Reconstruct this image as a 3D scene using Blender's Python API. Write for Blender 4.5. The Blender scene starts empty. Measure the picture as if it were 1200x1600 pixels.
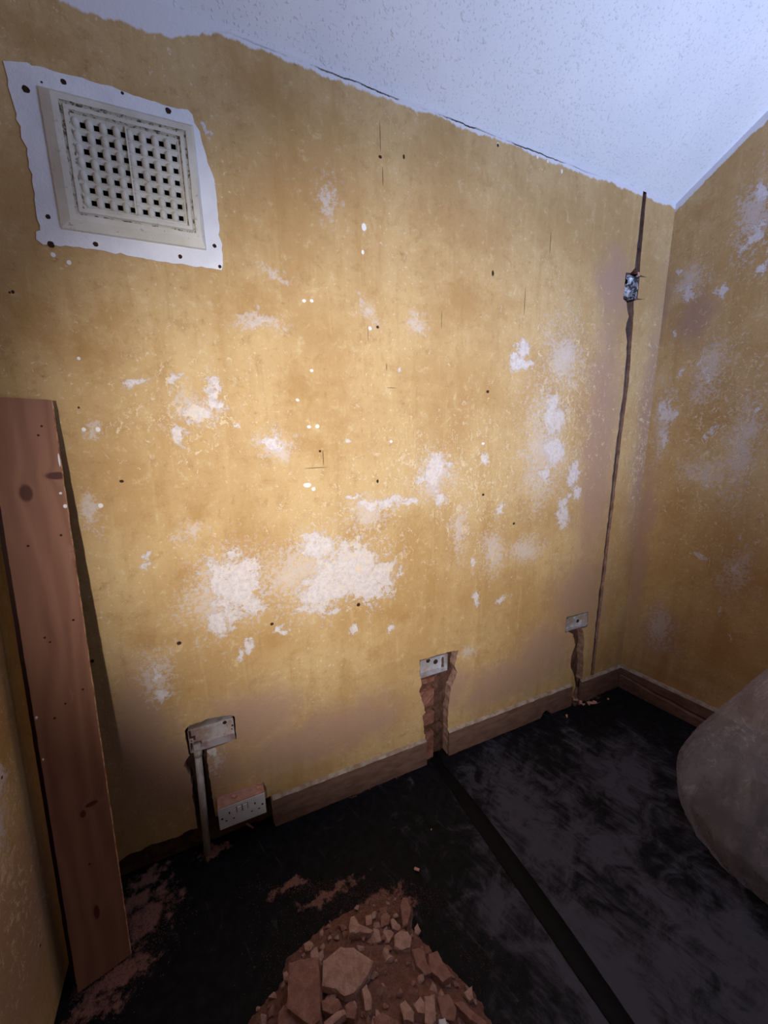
import bpy, bmesh, math, random
from mathutils import Vector, Matrix, noise, geometry
random.seed(7)
S = bpy.context.scene
C = S.collection
# ------------------------------------------------------------------ camera, light, exposure
FPX, YAW, PITCH, ROLL = 621.2, 0.41955, 0.21207, -0.0179
CAM = Vector((0, -1.169, 1.32))
fw = Vector((math.sin(YAW)*math.cos(PITCH), math.cos(YAW)*math.cos(PITCH), -math.sin(PITCH)))
r0 = Vector((math.cos(YAW), -math.sin(YAW), 0)); u0 = r0.cross(fw)
rt = r0*math.cos(ROLL) + u0*math.sin(ROLL); up = u0*math.cos(ROLL) - r0*math.sin(ROLL)
cd = bpy.data.cameras.new('camera'); cam = bpy.data.objects.new('camera', cd); C.objects.link(cam)
cd.sensor_fit = 'VERTICAL'; cd.sensor_height = 36; cd.lens = FPX/1600*36; cd.clip_start = .02
M3 = Matrix((rt, up, -fw)).transposed()
cam.matrix_world = Matrix.Translation(CAM) @ M3.to_4x4()
S.camera = cam

S.view_settings.view_transform = 'Standard'; S.view_settings.look = 'None'
S.view_settings.exposure = 0.0; S.view_settings.gamma = 1; S.view_settings.use_curve_mapping = False

w = bpy.data.worlds.new('world'); S.world = w; w.use_nodes = True
w.node_tree.nodes['Background'].inputs[0].default_value = (.80, .68, .72, 1)
w.node_tree.nodes['Background'].inputs[1].default_value = .085

def light(name, kind, loc, target, energy, col, **k):
    l = bpy.data.lights.new(name, kind); o = bpy.data.objects.new(name, l); C.objects.link(o)
    o.location = loc
    o.rotation_euler = (Vector(target)-Vector(loc)).to_track_quat('-Z', 'Y').to_euler()
    l.energy = energy; l.color = col
    for a, b in k.items(): setattr(l, a, b)
    return o
light('work_light', 'SPOT', (-.39, -2.0, 1.40), (.56, 0, 1.09), 232, (1, .95, .90), spot_size=math.radians(58), spot_blend=1.0, shadow_soft_size=.03)
light('ceiling_daylight_fill', 'AREA', (1.45, -2.1, 1.15), (1.45, -.6, 2.75), 25, (.50, .64, 1), shape='RECTANGLE', size=.9, size_y=1.0, spread=math.radians(115))  # unseen cool area light, added low and aimed up to brighten the ceiling

# ------------------------------------------------------------------ geometry helpers
def ray(px, py): return fw*FPX + rt*(px-600) - up*(py-800)
def W(px, py, y=0.0):
    d = ray(px, py); p = CAM + d*((y-CAM.y)/d.y); return (p.x, p.z)
def Fl(px, py, z=0.0):
    d = ray(px, py); p = CAM + d*((z-CAM.z)/d.z); return p
def mesh_obj(name, verts, faces, mats=(), parent=None, mi=None, smooth=False):
    me = bpy.data.meshes.new(name); me.from_pydata([tuple(v) for v in verts], [], faces)
    for m in mats: me.materials.append(m)
    if mi:
        for p, i in zip(me.polygons, mi): p.material_index = i
    if smooth:
        for p in me.polygons: p.use_smooth = True
    me.update()
    o = bpy.data.objects.new(name, me); C.objects.link(o)
    if parent:
        o.parent = parent
        o.matrix_parent_inverse = parent.matrix_basis.inverted()
    return o
def bm_obj(name, bm, mats=(), parent=None, smooth=False):
    bmesh.ops.recalc_face_normals(bm, faces=bm.faces)
    me = bpy.data.meshes.new(name); bm.to_mesh(me); bm.free()
    for m in mats: me.materials.append(m)
    if smooth:
        for p in me.polygons: p.use_smooth = True
    o = bpy.data.objects.new(name, me); C.objects.link(o)
    if parent:
        o.parent = parent
        o.matrix_parent_inverse = parent.matrix_basis.inverted()
    return o
def thing(name, label, cat, loc=(0, 0, 0), group=None):
    o = bpy.data.objects.new(name, None); C.objects.link(o); o.location = loc; o.empty_display_size = .05
    o['label'] = label; o['category'] = cat
    if group: o['group'] = group
    return o
def tag(o, label, cat, group=None, kind=None):
    o['label'] = label; o['category'] = cat
    if group: o['group'] = group
    if kind: o['kind'] = kind
    return o
def struct(o, label=None, cat=None):
    o['kind'] = 'structure'
    if label: o['label'] = label
    if cat: o['category'] = cat
    return o
def add_box(bm, lo, hi, mat=0, bevel=0):
    vs = [bm.verts.new((x, y, z)) for x in (lo[0], hi[0]) for y in (lo[1], hi[1]) for z in (lo[2], hi[2])]
    fs = []
    for a in ((0,1,3,2), (4,6,7,5), (0,4,5,1), (2,3,7,6), (0,2,6,4), (1,5,7,3)):
        f = bm.faces.new([vs[i] for i in a]); f.material_index = mat; fs.append(f)
    if bevel:
        es = list({e for f in fs for e in f.edges})
        bmesh.ops.bevel(bm, geom=es, offset=bevel, segments=2, affect='EDGES', profile=.6)
def add_cyl(bm, a, b, r, n=16, mat=0, r2=None):
    a, b = Vector(a), Vector(b); ax = (b-a).normalized()
    u = ax.orthogonal().normalized(); v = ax.cross(u); r2 = r if r2 is None else r2
    A = [bm.verts.new(a+(u*math.cos(t)+v*math.sin(t))*r) for t in (2*math.pi*i/n for i in range(n))]
    B = [bm.verts.new(b+(u*math.cos(t)+v*math.sin(t))*r2) for t in (2*math.pi*i/n for i in range(n))]
    for i in range(n):
        f = bm.faces.new((A[i], A[(i+1) % n], B[(i+1) % n], B[i])); f.material_index = mat
    for L in (A[::-1], B): bm.faces.new(L).material_index = mat
def nz(x, y=0, z=0, s=1): return noise.noise(Vector((x*s, y*s, z*s)))
def rag(pts, step=.012, amp=.003, seed=0):
    """densify an open polyline and roughen it"""
    out = []
    for i in range(len(pts)-1):
        a, b = Vector(pts[i]), Vector(pts[i+1]); n = max(1, int((b-a).length/step))
        d = (b-a).normalized(); nn = Vector((-d.y, d.x))
        for k in range(n):
            p = a.lerp(b, k/n)
            if k or i: p = p + nn*amp*(nz(p.x*60+seed, p.y*60, seed)+.6*nz(p.x*170, p.y*170, seed+5)) + d*amp*.5*nz(p.x*90, p.y*90, seed+9)
            out.append((p.x, p.y))
    out.append(tuple(pts[-1])); return out
def slab(name, loops, y0, y1, mats, parent=None):
    """polygon in the x-z plane (first loop outer, rest holes) given thickness from y0 (front) to y1"""
    tri = geometry.tessellate_polygon([[Vector((p[0], p[1], 0)) for p in L] for L in loops])
    flat = [p for L in loops for p in L]; n = len(flat)
    V = [(p[0], y0, p[1]) for p in flat]+[(p[0], y1, p[1]) for p in flat]
    bm = bmesh.new(); vs = [bm.verts.new(v) for v in V]
    for t in tri:
        try: bm.faces.new([vs[i] for i in t])
        except ValueError: pass
        try: bm.faces.new([vs[i+n] for i in t][::-1])
        except ValueError: pass
    o = 0
    for L in loops:
        for i in range(len(L)):
            a, b = o+i, o+(i+1) % len(L)
            try: bm.faces.new((vs[a], vs[b], vs[b+n], vs[a+n])).material_index = 1 if len(mats) > 1 else 0
            except ValueError: pass
        o += len(L)
    return bm_obj(name, bm, mats, parent)

# ------------------------------------------------------------------ material helpers
class NT:
    def __init__(s, name):
        s.m = bpy.data.materials.new(name); s.m.use_nodes = True; s.t = s.m.node_tree; s.n = s.t.nodes; s.l = s.t.links
        s.b = s.n['Principled BSDF']; s.tc = s.n.new('ShaderNodeTexCoord')
    def put(s, v, sock):
        if isinstance(v, bpy.types.NodeSocket): s.l.new(v, sock)
        else:
            try: sock.default_value = v
            except Exception: sock.default_value = (*v, 1)
    def math(s, op, a, b=None, c=None, clamp=False):
        n = s.n.new('ShaderNodeMath'); n.operation = op; n.use_clamp = clamp
        for v, i in ((a, 0), (b, 1), (c, 2)):
            if v is not None: s.put(v, n.inputs[i])
        return n.outputs[0]
    def vmath(s, op, a, b=None, c=None):
        n = s.n.new('ShaderNodeVectorMath'); n.operation = op
        for v, i in ((a, 0), (b, 1), (c, 2)):
            if v is not None: s.put(v, n.inputs[i])
        return n.outputs['Value'] if op == 'LENGTH' else n.outputs[0]
    def noise(s, scale, detail=6, rough=.6, vec=None, stretch=None, dist=0):
        vec = vec or s.tc.outputs['Object']
        if stretch: vec = s.vmath('MULTIPLY', vec, stretch)
        n = s.n.new('ShaderNodeTexNoise'); s.l.new(vec, n.inputs['Vector'])
        n.inputs['Scale'].default_value = scale; n.inputs['Detail'].default_value = detail
        n.inputs['Roughness'].default_value = rough; n.inputs['Distortion'].default_value = dist
        return n.outputs['Fac']
    def step(s, v, lo, hi):
        n = s.n.new('ShaderNodeMapRange'); n.interpolation_type = 'SMOOTHSTEP'
        s.put(v, n.inputs[0]); n.inputs[1].default_value = lo; n.inputs[2].default_value = hi
        return n.outputs[0]
    def mix(s, f, a, b):
        n = s.n.new('ShaderNodeMix'); n.data_type = 'RGBA'
        s.put(f, n.inputs[0]); s.put(a, n.inputs[6]); s.put(b, n.inputs[7]); return n.outputs[2]
    def blobs(s, vec, L):
        """distance field: 1 at the rim of the nearest ellipse, 0 at its centre"""
        cur = None
        for cx, cz, rx, rz in L:
            v = s.vmath('MULTIPLY_ADD', vec, (1/rx, 0, 1/rz), (-cx/rx, 0, -cz/rz))
            d = s.vmath('LENGTH', v)
            cur = d if cur is None else s.math('MINIMUM', cur, d)
        return cur
    def bump(s, h, strength=.3, dist=.004):
        n = s.n.new('ShaderNodeBump'); n.inputs['Strength'].default_value = strength; n.inputs['Distance'].default_value = dist
        s.l.new(h, n.inputs['Height']); s.l.new(n.outputs[0], s.b.inputs['Normal'])
    def done(s, col, rough=.85, metal=0, spec=.3):
        s.put(col, s.b.inputs['Base Color']); s.put(rough, s.b.inputs['Roughness']); s.put(metal, s.b.inputs['Metallic'])
        s.b.inputs['Specular IOR Level'].default_value = spec
        return s.m
def srgb(r, g, b):
    f = lambda c: (c/12.92 if c <= .04045 else ((c+.055)/1.055)**2.4)
    return (f(r/255), f(g/255), f(b/255), 1)
def simple(name, c1, c2, scale=20, rough=.8, metal=0, bump=.3, bscale=60, spec=.3, stretch=None, dist=.003):
    t = NT(name); n = t.noise(scale, 8, .65, stretch=stretch)
    col = t.mix(t.step(n, .35, .65), c1, c2)
    t.bump(t.noise(bscale, 8, .7, stretch=stretch), bump, dist)
    return t.done(col, rough, metal, spec)

def wall_px(L, y=0.0):
    """ellipses measured in the photograph -> ellipses on the wall"""
    out = []
    for px, py, rx, ry in L:
        x, z = W(px, py, y); xa = W(px+rx, py, y)[0]; xb = W(px-rx, py, y)[0]; za = W(px, py-ry, y)[1]; zb = W(px, py+ry, y)[1]
        out.append((x, z, max(.0008, (xa-xb)/2), max(.0008, (za-zb)/2)))
    return out
def plaster(name, vec_of, patches, faint, dots, holes, stains, dust, top, fleck_zone, crack=None):
    t = NT(name); vec = vec_of(t)
    wn = t.noise(9, 5, .6, vec); wn2 = t.noise(45, 8, .72, vec)
    big = t.noise(2.3, 6, .6, vec); streak = t.noise(1, 7, .62, vec, stretch=(34, 34, 2.6)); fine = t.noise(150, 4, .7, vec)
    streak2 = t.noise(1, 6, .65, vec, stretch=(9, 9, 1.4))
    col = t.mix(t.step(big, .36, .64), srgb(188, 152, 103), srgb(208, 177, 128))
    col = t.mix(t.math('MULTIPLY', t.step(streak2, .5, .72), .55), col, srgb(178, 138, 84))
    col = t.mix(t.math('MULTIPLY', t.step(streak, .54, .74), .35), col, srgb(170, 134, 84))
    col = t.mix(t.math('MULTIPLY', t.step(streak, .46, .26), .35), col, srgb(220, 194, 142))
    mot = t.noise(23, 10, .78, vec, dist=.3); spk = t.noise(75, 6, .75, vec)
    col = t.mix(t.math('MULTIPLY', t.step(mot, .50, .64), .5), col, srgb(172, 136, 90))
    col = t.mix(t.math('MULTIPLY', t.step(mot, .46, .34), .6), col, srgb(216, 194, 152))
    col = t.mix(t.math('MULTIPLY', t.math('MULTIPLY', t.step(spk, .58, .65), t.step(mot, .46, .60)), .55), col, srgb(140, 98, 56))
    col = t.mix(t.math('MULTIPLY', t.math('MULTIPLY', t.step(spk, .42, .36), t.step(big, .42, .56)), .85), col, srgb(226, 210, 182))
    col = t.mix(t.math('MULTIPLY', t.step(wn2, .56, .75), .45), col, srgb(168, 130, 80))
    wc = t.n.new('ShaderNodeTexNoise'); t.l.new(vec, wc.inputs['Vector']); wc.inputs['Scale'].default_value = 11; wc.inputs['Detail'].default_value = 6; wc.inputs['Roughness'].default_value = .68
    wv = t.vmath('MULTIPLY_ADD', t.vmath('SUBTRACT', wc.outputs['Color'], (.5, .5, .5)), (.15, 0, .15), vec)
    # ochre-brown stains
    d = t.blobs(wv, stains)
    f = t.math('ADD', t.math('SUBTRACT', 1.0, d), t.math('MULTIPLY', t.math('SUBTRACT', wn2, .5), 1.6))
    col = t.mix(t.math('MULTIPLY', t.step(f, 0, .9), .5), col, srgb(174, 132, 78))
    # pink chasing dust
    d = t.blobs(wv, dust)
    f = t.math('ADD', t.math('SUBTRACT', 1.0, d), t.math('MULTIPLY', t.math('SUBTRACT', wn, .5), .7))
    col = t.mix(t.math('MULTIPLY', t.step(f, 0, .8), .85), col, srgb(176, 143, 124))
    # worn-off paint: faint then bare
    white = t.mix(t.step(spk, .4, .62), srgb(226, 219, 222), srgb(206, 196, 196))
    d = t.blobs(wv, faint)
    nn = t.math('ADD', t.math('MULTIPLY', t.math('SUBTRACT', spk, .5), 5.0), t.math('MULTIPLY', t.math('SUBTRACT', wn, .5), 1.6))
    f = t.math('ADD', t.math('SUBTRACT', .8, d), nn)
    col = t.mix(t.math('MULTIPLY', t.step(f, 0, .8), .62), col, white)
    d = t.blobs(wv, patches)
    nn2 = t.math('ADD', t.math('MULTIPLY', t.math('SUBTRACT', mot, .5), 3.4), t.math('MULTIPLY', t.math('SUBTRACT', wn, .5), 1.2))
    f2 = t.math('ADD', t.math('SUBTRACT', .95, d), nn2)
    col = t.mix(t.math('MULTIPLY', t.step(t.math('ADD', f2, t.math('MULTIPLY', t.math('SUBTRACT', spk, .5), 2.2)), .0, .4), .92), col, white)
    # fine vertical flecks of bare plaster
    fl = t.math('ADD', t.noise(1, 6, .75, wv, stretch=(95, 95, 40)), t.math('MULTIPLY', t.math('SUBTRACT', mot, .5), .5))
    dz = t.blobs(vec, fleck_zone)
    thr = t.math('ADD', fl, t.math('MULTIPLY', t.math('SUBTRACT', 1.0, t.math('MINIMUM', dz, 1.4)), .10))
    col = t.mix(t.math('MULTIPLY', t.step(thr, .615, .665), .8), col, srgb(228, 208, 176))
    # dots of filler, nail holes
    if dots:
        d = t.math('ADD', t.blobs(vec, dots), t.math('MULTIPLY', t.math('SUBTRACT', wn2, .5), .9))
        col = t.mix(t.step(d, .85, .6), col, srgb(240, 238, 238))
    if holes:
        d = t.math('ADD', t.blobs(vec, holes), t.math('MULTIPLY', t.math('SUBTRACT', wn2, .5), .7))
        col = t.mix(t.step(d, 1.1, .75), col, srgb(58, 40, 28))
    # white ceiling paint lapping down onto the wall
    h = top(t, vec)
    f = t.math('ADD', h, t.math('ADD', t.math('MULTIPLY', t.math('SUBTRACT', wn, .5), .035), t.math('MULTIPLY', t.math('SUBTRACT', t.noise(1, 5, .6, vec, stretch=(34, 34, 8)), .5), .03)))
    col = t.mix(t.step(f, -.004, .003), col, srgb(226, 224, 230))
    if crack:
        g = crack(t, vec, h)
        col = t.mix(g, col, srgb(70, 62, 60))  # dark of the crevice at the ceiling joint, painted into the wall colour
    hgt = t.math('ADD', t.math('ADD', t.math('MULTIPLY', wn2, .8), t.math('MULTIPLY', fine, .35)), t.math('ADD', t.math('MULTIPLY', streak, .5), t.math('MULTIPLY', t.step(f2, .05, .35), -.5)))
    t.bump(t.math('ADD', hgt, t.math('MULTIPLY', spk, .8)), .45, .0035)
    return t.done(col, .78, 0, .25)

# ------------------------------------------------------------------ setting: planes
XL = -.445
RK = .155                                    # how far the right wall opens out per metre towards the camera
XR = 1.825
def xr(y): return XR - RK*y
def Rw(px, py):
    """photo pixel -> point on the right wall"""
    d = ray(px, py); k = (XR - RK*CAM.y - CAM.x)/(d.x + RK*d.y); return CAM + d*k
ceilA, ceilB = 2.222, 2.170                  # ceiling height along the back wall, left and right
_rc = Rw(1200, 172)
CS = (_rc.z - ceilB)/(-_rc.y)                # the ceiling climbs towards the room
def zc(x, y=0.0): return ceilA + (ceilB-ceilA)*(x-.03)/1.80 + CS*(-y)

raw = simple('raw_plaster_edge', srgb(142, 106, 92), srgb(178, 144, 130), 40, .95, bump=.5, bscale=120)
brick = simple('dusty_brick', srgb(118, 74, 60), srgb(150, 106, 92), 18, .95, bump=.7, bscale=55, dist=.006)
brick_dark = simple('dark_masonry', srgb(70, 48, 40), srgb(104, 74, 62), 18, .95, bump=.7, bscale=55, dist=.006)

grey_fill = simple('grey_brown_chase_fill', srgb(66, 54, 54), srgb(96, 80, 76), 22, .95, bump=.6, bscale=60)
# ------- measured paint wear on the back wall (photo pixels)
patches = [(545,885,62,55),(585,905,45,45),(510,920,45,50),(500,855,30,25),(370,925,50,60),(345,905,28,35),(350,970,28,25),(680,735,28,28),(655,748,10,12),(690,775,16,22),
 (330,610,14,32),(340,630,24,12),(310,655,22,22),(285,680,14,18),(368,667,10,6),(215,600,24,8),(278,594,10,10),(605,785,32,9),(575,790,20,10),(640,782,18,8),(430,690,18,10),(555,770,14,8),
 (820,545,12,20),(815,567,20,8),(865,650,18,38),(868,700,20,30),(850,740,14,14),(895,740,12,22),(880,800,14,22),(900,770,8,16),(760,715,5,16),(740,880,6,14),(745,930,5,18),(780,797,9,9),(620,575,6,6),
 (385,1015,16,12),(370,1030,12,10),(552,985,8,14),(550,690,9,5),(785,935,14,8),(480,845,8,6),(230,890,10,6),(225,872,5,12),(440,985,10,6),(610,985,7,6),(240,1050,10,12),(255,1085,16,20),(324,194,7,12),(330,1178,10,14)]
faint = [(470,900,150,90),(345,935,85,95),(250,1060,45,60),(140,800,18,40),(430,700,45,35),(300,640,60,40),(580,800,70,40),(680,750,50,60),(850,700,55,140),(880,560,50,90),(510,310,28,45),(430,430,30,20),
 (575,490,24,26),(650,510,18,18),(730,1020,20,14),(770,860,26,60),(720,830,22,60),(820,860,40,30),(400,500,60,14),(300,830,30,30),(145,670,22,14),(1060,400,14,14),(1100,420,60,30),(340,1190,24,24)]
dots = [(475,470,4,3.5),(487,470,4,3.5),(569,355,5,8),(567,394,3,5),(123,560,3.5,3.5),(131,671,4.5,4),(153,671,5,5),(157,790,6,5),(483,667,4,3),(496,666,4,4),(480,758,8,5),(490,764,4,4),(487,579,3.5,3),(611,690,3,3),(755,693,3,2.5),(465,625,4,3),(578,513,4,4),(778,226,2.5,5),(840,243,2.5,7),(856,252,2,4),(878,268,2,5),(83,398,5,5),(108,410,5,5)]
holes = [(594,215,.5,26),(598,275,.5,16),(505,715,.5,14),(494,731,20,.5),(612,606,9,.4),(604,573,.5,6),(690,500,.4,16),(820,470,.4,24),(860,380,.4,20),(1175-600,520,.4,14),(594,245,3,3),(631,245,1.8,4),(770,427,2,5),(590,511,2.5,2.5),(762,612,2.5,2.5),(560,945,3,3),(590,752,2,3),(755,773,2.2,2.2),(803,818,2,2),(425,975,3,2.5),(280,1005,4,3),(123,637,2,2),(20,456,3,3),(15,457,2,2),(144,1033,3.5,3),(190,752,4,2.5),(778,227,1.8,3),(500,705,2,2)]
stains = [(380,840,60,60),(450,860,30,26),(560,830,40,26),(600,810,40,34),(640,850,40,60),(230,1000,34,30),(295,900,30,20),(300,800,30,24),(490,700,60,30),(760,830,18,60),(700,330,8,24),(715,440,30,12),(620,960,40,18),(590,1020,30,22),(420,1000,40,24),(730,470,60,60),(170,490,70,60),(390,470,60,50),(60,500,60,60),(60,60,120,60),(420,140,80,60),(130,550,60,60),(470,610,50,50)]
dust = [(300,1210,160,80),(480,1160,150,70),(800,1060,150,50),(220,1150,80,160),(935,700,42,330),(910,930,70,110),(960,450,46,90),(1010,700,30,300),(700,1080,60,50),(400,1120,120,70),(560,1130,120,60),(250,1200,110,70),(850,1020,70,70),(1000,980,40,60)]
fleck = [(880,640,110,220),(640,730,140,110),(560,850,200,150),(1010,700,60,250),(740,760,120,170),(300,650,160,120)]
def back_vec(t): return t.tc.outputs['Object']
def back_top(t, vec):
    sp = t.n.new('ShaderNodeSeparateXYZ'); t.l.new(vec, sp.inputs[0])
    line = t.math('MULTIPLY_ADD', sp.outputs[0], (ceilB-ceilA)/1.8, ceilA-.03*(ceilB-ceilA)/1.8)
    band = t.math('ADD', .016, t.math('MULTIPLY', t.step(sp.outputs[0], .16, -.02), .045))
    return t.math('SUBTRACT', t.math('ADD', sp.outputs[2], band), line)
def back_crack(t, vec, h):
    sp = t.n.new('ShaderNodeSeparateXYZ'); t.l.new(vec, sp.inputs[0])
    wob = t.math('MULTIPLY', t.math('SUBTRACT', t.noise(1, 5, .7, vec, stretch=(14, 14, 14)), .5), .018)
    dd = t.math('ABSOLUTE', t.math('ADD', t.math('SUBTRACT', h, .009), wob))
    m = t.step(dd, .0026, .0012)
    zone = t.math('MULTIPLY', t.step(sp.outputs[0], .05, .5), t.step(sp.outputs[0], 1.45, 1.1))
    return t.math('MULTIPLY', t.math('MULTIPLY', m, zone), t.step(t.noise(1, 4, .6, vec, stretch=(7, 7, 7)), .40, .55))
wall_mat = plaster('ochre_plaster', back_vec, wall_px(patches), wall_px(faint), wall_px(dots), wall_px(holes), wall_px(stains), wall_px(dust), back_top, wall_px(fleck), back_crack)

# ------- back wall: one polygon whose outline runs in and out of the chases
def wl(L): return [W(*p) for p in L]
bottomL = rag([(XL, .085), (-.36, .088), (-.317, .097), (-.25, .103), (-.20, .095), (-.155, .104)], .009, .006, 1)
chL = rag([(-.137, .10), (-.139, .20), (-.137, .30), (-.15, .335), (-.143, .352), (-.131, .366)], .010, .004, 2)
boxL = rag([(-.133, .366), (-.135, .452), (-.12, .466), (-.06, .470), (-.01, .462), (.004, .452)], .008, .003, 3)
boxLr = rag([(.004, .452), (.003, .372), (-.055, .366), (-.084, .364)], .009, .002, 4)
chLr = rag([(-.086, .362), (-.086, .25), (-.084, .12)], .010, .003, 5)
bottomM = rag([(-.08, .115), (0, .118), (.03, .108), (.088, .118)], .010, .004, 6)
cpx = lambda L: [W(620+x/3.529, 980+y/3.529) for x, y in L]
midL = rag([(.684, 0)]+cpx([(160,640),(150,560),(142,490),(158,470),(140,400),(122,355),(138,320),(128,268)]), .009, .003, 7)
midT = rag(cpx([(126,268),(126,182),(230,152),(300,132),(338,128),(328,180),(318,215),(334,250),(318,290),(300,330),(292,390),(284,450),(280,560),(278,640)])+[(.785, 0)], .009, .004, 8)
rgtL = rag([(1.478, 0)]+cpx([(986,330),(978,270),(958,215),(962,160),(985,95),(972,40)])+[(1.43, .392), (1.408, .392)], .012, .003, 9)
rgtT = rag([(1.408, .392), (1.408, .468), (1.548, .466), (1.553, .390), (1.515, .390)]+cpx([(1035,60),(1028,130),(1030,200),(1022,290),(1030,340)])+[(1.535, 0)], .012, .004, 10)
chx = [(1009.5,294),(996,428)]
topR = [W(1011, 294), W(999, 428)]
topbox = [(1.655, 1.892), (1.70, 1.888), (1.655, 1.884), (1.656, 1.806), (1.70, 1.806), (1.656, 1.801)]
topRd = [W(990.5, 470), W(989, 510), W(982, 600), W(969, 700), W(955, 820), W(942, 930), W(927.5, 1056)]
topLd = [W(922.5, 1056), W(936, 930), W(949, 820), W(962, 700), W(975, 600), W(980, 535), W(977, 515), W(982, 495), W(979, 472)]
topboxL = [(1.572, 1.795), (1.572, 1.89), (1.60, 1.892)]
topL = [W(991, 428), W(1005.5, 294)]
zt = lambda p: (p[0], zc(p[0]))
topR[0] = zt(topR[0]); topL[-1] = zt(topL[-1])
outer = (bottomL+[(-.143, .100)]+chL+boxL[1:]+boxLr[1:]+chLr[1:]+bottomM+[(.090, 0)]+midL+midT+[(1.283, 0), (1.290, .033), (1.312, .036), (1.340, .033), (1.347, 0)]+rgtL+rgtT+[(XR, 0), (XR, zc(XR))]
         + topR[:1]+rag(topR, .02, .002, 11)[1:-1]+topbox+rag(topRd, .02, .004, 12)+rag(topLd, .02, .005, 13)+topboxL+rag(topL, .02, .002, 14)[1:-1]+topL[-1:]
         + [(XL, zc(XL))])
venthole = [(-.20, 1.775), (-.20, 1.985), (.035, 1.985), (.035, 1.775)]
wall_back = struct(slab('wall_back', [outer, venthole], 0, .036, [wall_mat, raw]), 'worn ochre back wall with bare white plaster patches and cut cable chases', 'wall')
# masonry behind the plaster
bm = bmesh.new()
bmesh.ops.create_grid(bm, x_segments=160, y_segments=150, size=1)
for v in bm.verts:
    x = XL-.03 + (v.co.x+1)/2*(XR-XL+.06); z = (v.co.y+1)/2*2.25
    v.co = (x, .034 + .004*nz(x*30, z*30) + .003*nz(x*90, z*90, 3), z)
bm_obj('masonry', bm, [brick_dark], wall_back)
# bricks bared inside the middle chase, courses and a deep slot beside them
bm = bmesh.new()
ys = [(640,575), (568,470), (462,340), (332,276)]
for k, (a, b) in enumerate(ys):
    x0, z0 = W(620+128/3.529, 980+a/3.529); x1, z1 = W(620+229/3.529, 980+b/3.529)
    if k == 0: z0 = .004
    x0 = .650; x1 = .725 + .004*(k % 2)
    add_box(bm, (x0, .010+.003*(k % 2), z0), (x1, .05, z1), 0, .0)
bmesh.ops.subdivide_edges(bm, edges=bm.edges, cuts=6, use_grid_fill=True)
for v in bm.verts:
    n = nz(v.co.x*70, v.co.y*70, v.co.z*70); v.co += Vector((.2*n, -.6*abs(n), .35*n))*.008
bm_obj('brick_course', bm, [brick], wall_back)
bm = bmesh.new()
for (x, z, r) in ((.755, .30, .020), (.757, .24, .024), (.752, .17, .022), (.758, .10, .026), (.755, .04, .025), (.79, .40, .02), (.80, .44, .016), (1.505, .30, .022), (1.50, .22, .022), (1.508, .12, .022), (1.505, .05, .022), (1.495, .35, .016)):
    s = bmesh.ops.create_icosphere(bm, subdivisions=3, radius=r)
    for v in s['verts']:
        n = nz(v.co.x*60+x*9, v.co.y*60, v.co.z*60+z*9)
        v.co = Vector((v.co.x*1.1, v.co.y*.65, v.co.z*1.7))*(1+.5*n) + Vector((x, .036, z))
bm_obj('broken_mortar', bm, [brick_dark], wall_back)
# brown filling seen along the long chase
bm = bmesh.new()
for k in range(60):
    z0 = .05+k*.0359
    if 1.77 < z0 < 1.885: continue
    x = 1.628 + .008*(z0-1)/1
    add_box(bm, (x-.06, .012+.004*nz(k*3.1), z0), (x+.05, .05, z0+.036))
bm_obj('chase_backing', bm, [grey_fill], wall_back)

# ------- right wall
def right_vec(t): return t.tc.outputs['Object']
# its own frame: local x runs along the wall from the corner, local z up
ang = math.atan2(-1, RK); rdir = Vector((RK, -1, 0)).normalized()
def rl(px, py):
    p = Rw(px, py); return ((p-Vector((XR, 0, 0))).dot(rdir), p.z)
def wall_pr(L):
    out = []
    for px, py, rx, ry in L:
        x, z = rl(px, py); xa = rl(px+rx, py)[0]; xb = rl(px-rx, py)[0]; za = rl(px, py-ry)[1]; zb = rl(px, py+ry)[1]
        out.append((x, z, max(.004, abs(xa-xb)/2), max(.004, abs(za-zb)/2)))
    return out
rp = [(1065,420,7,9),(1075,460,10,14),(1105,590,4,14),(1095,565,4,10),(1062,585,6,10),(1050,640,7,26),(1036,640,8,34),(1034,680,7,26),(1033,695,5,9),(1055,520,5,8),(1105,755,10,5),(1112,672,8,6),(1180,370,14,16),(1188,420,14,14),(1190,300,12,20),(1100,680,5,8),(1145,890,6,10),(1120,950,4,4),(1095,870,8,4),(1140,1000,3,5),(1160,840,4,8),(1185,640,4,10),(1130,450,8,12)]
rf = [(1180,340,40,100),(1080,440,30,40),(1035,650,22,90),(1110,580,40,60),(1100,740,50,40),(1030,980,36,50),(1160,700,40,120),(1150,900,40,60)]
rd = [(1030,985,50,60),(1020,480,44,90),(1085,500,50,60),(1000,860,24,200)]
rs = [(1100,640,60,110),(1120,830,70,90),(1060,800,50,80),(1130,1020,50,50),(1090,330,40,30)]
def right_top(t, vec):
    sp = t.n.new('ShaderNodeSeparateXYZ'); t.l.new(vec, sp.inputs[0])
    k = (zc(xr(-1), -1)-zc(XR, 0))/math.hypot(1, RK)
    line = t.math('MULTIPLY_ADD', sp.outputs[0], k, zc(XR))
    return t.math('SUBTRACT', t.math('ADD', sp.outputs[2], .028), line)
rwall_mat = plaster('ochre_plaster_side', right_vec, wall_pr(rp), wall_pr(rf), wall_pr([(1147,1227,1,1)]), None, wall_pr(rs), wall_pr(rd), right_top, wall_pr([(1120,700,130,330)]))
YF = -2.6
Lr = math.hypot(-YF, RK*YF)
kz = (zc(xr(YF), YF)-zc(XR, 0))/Lr
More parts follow.
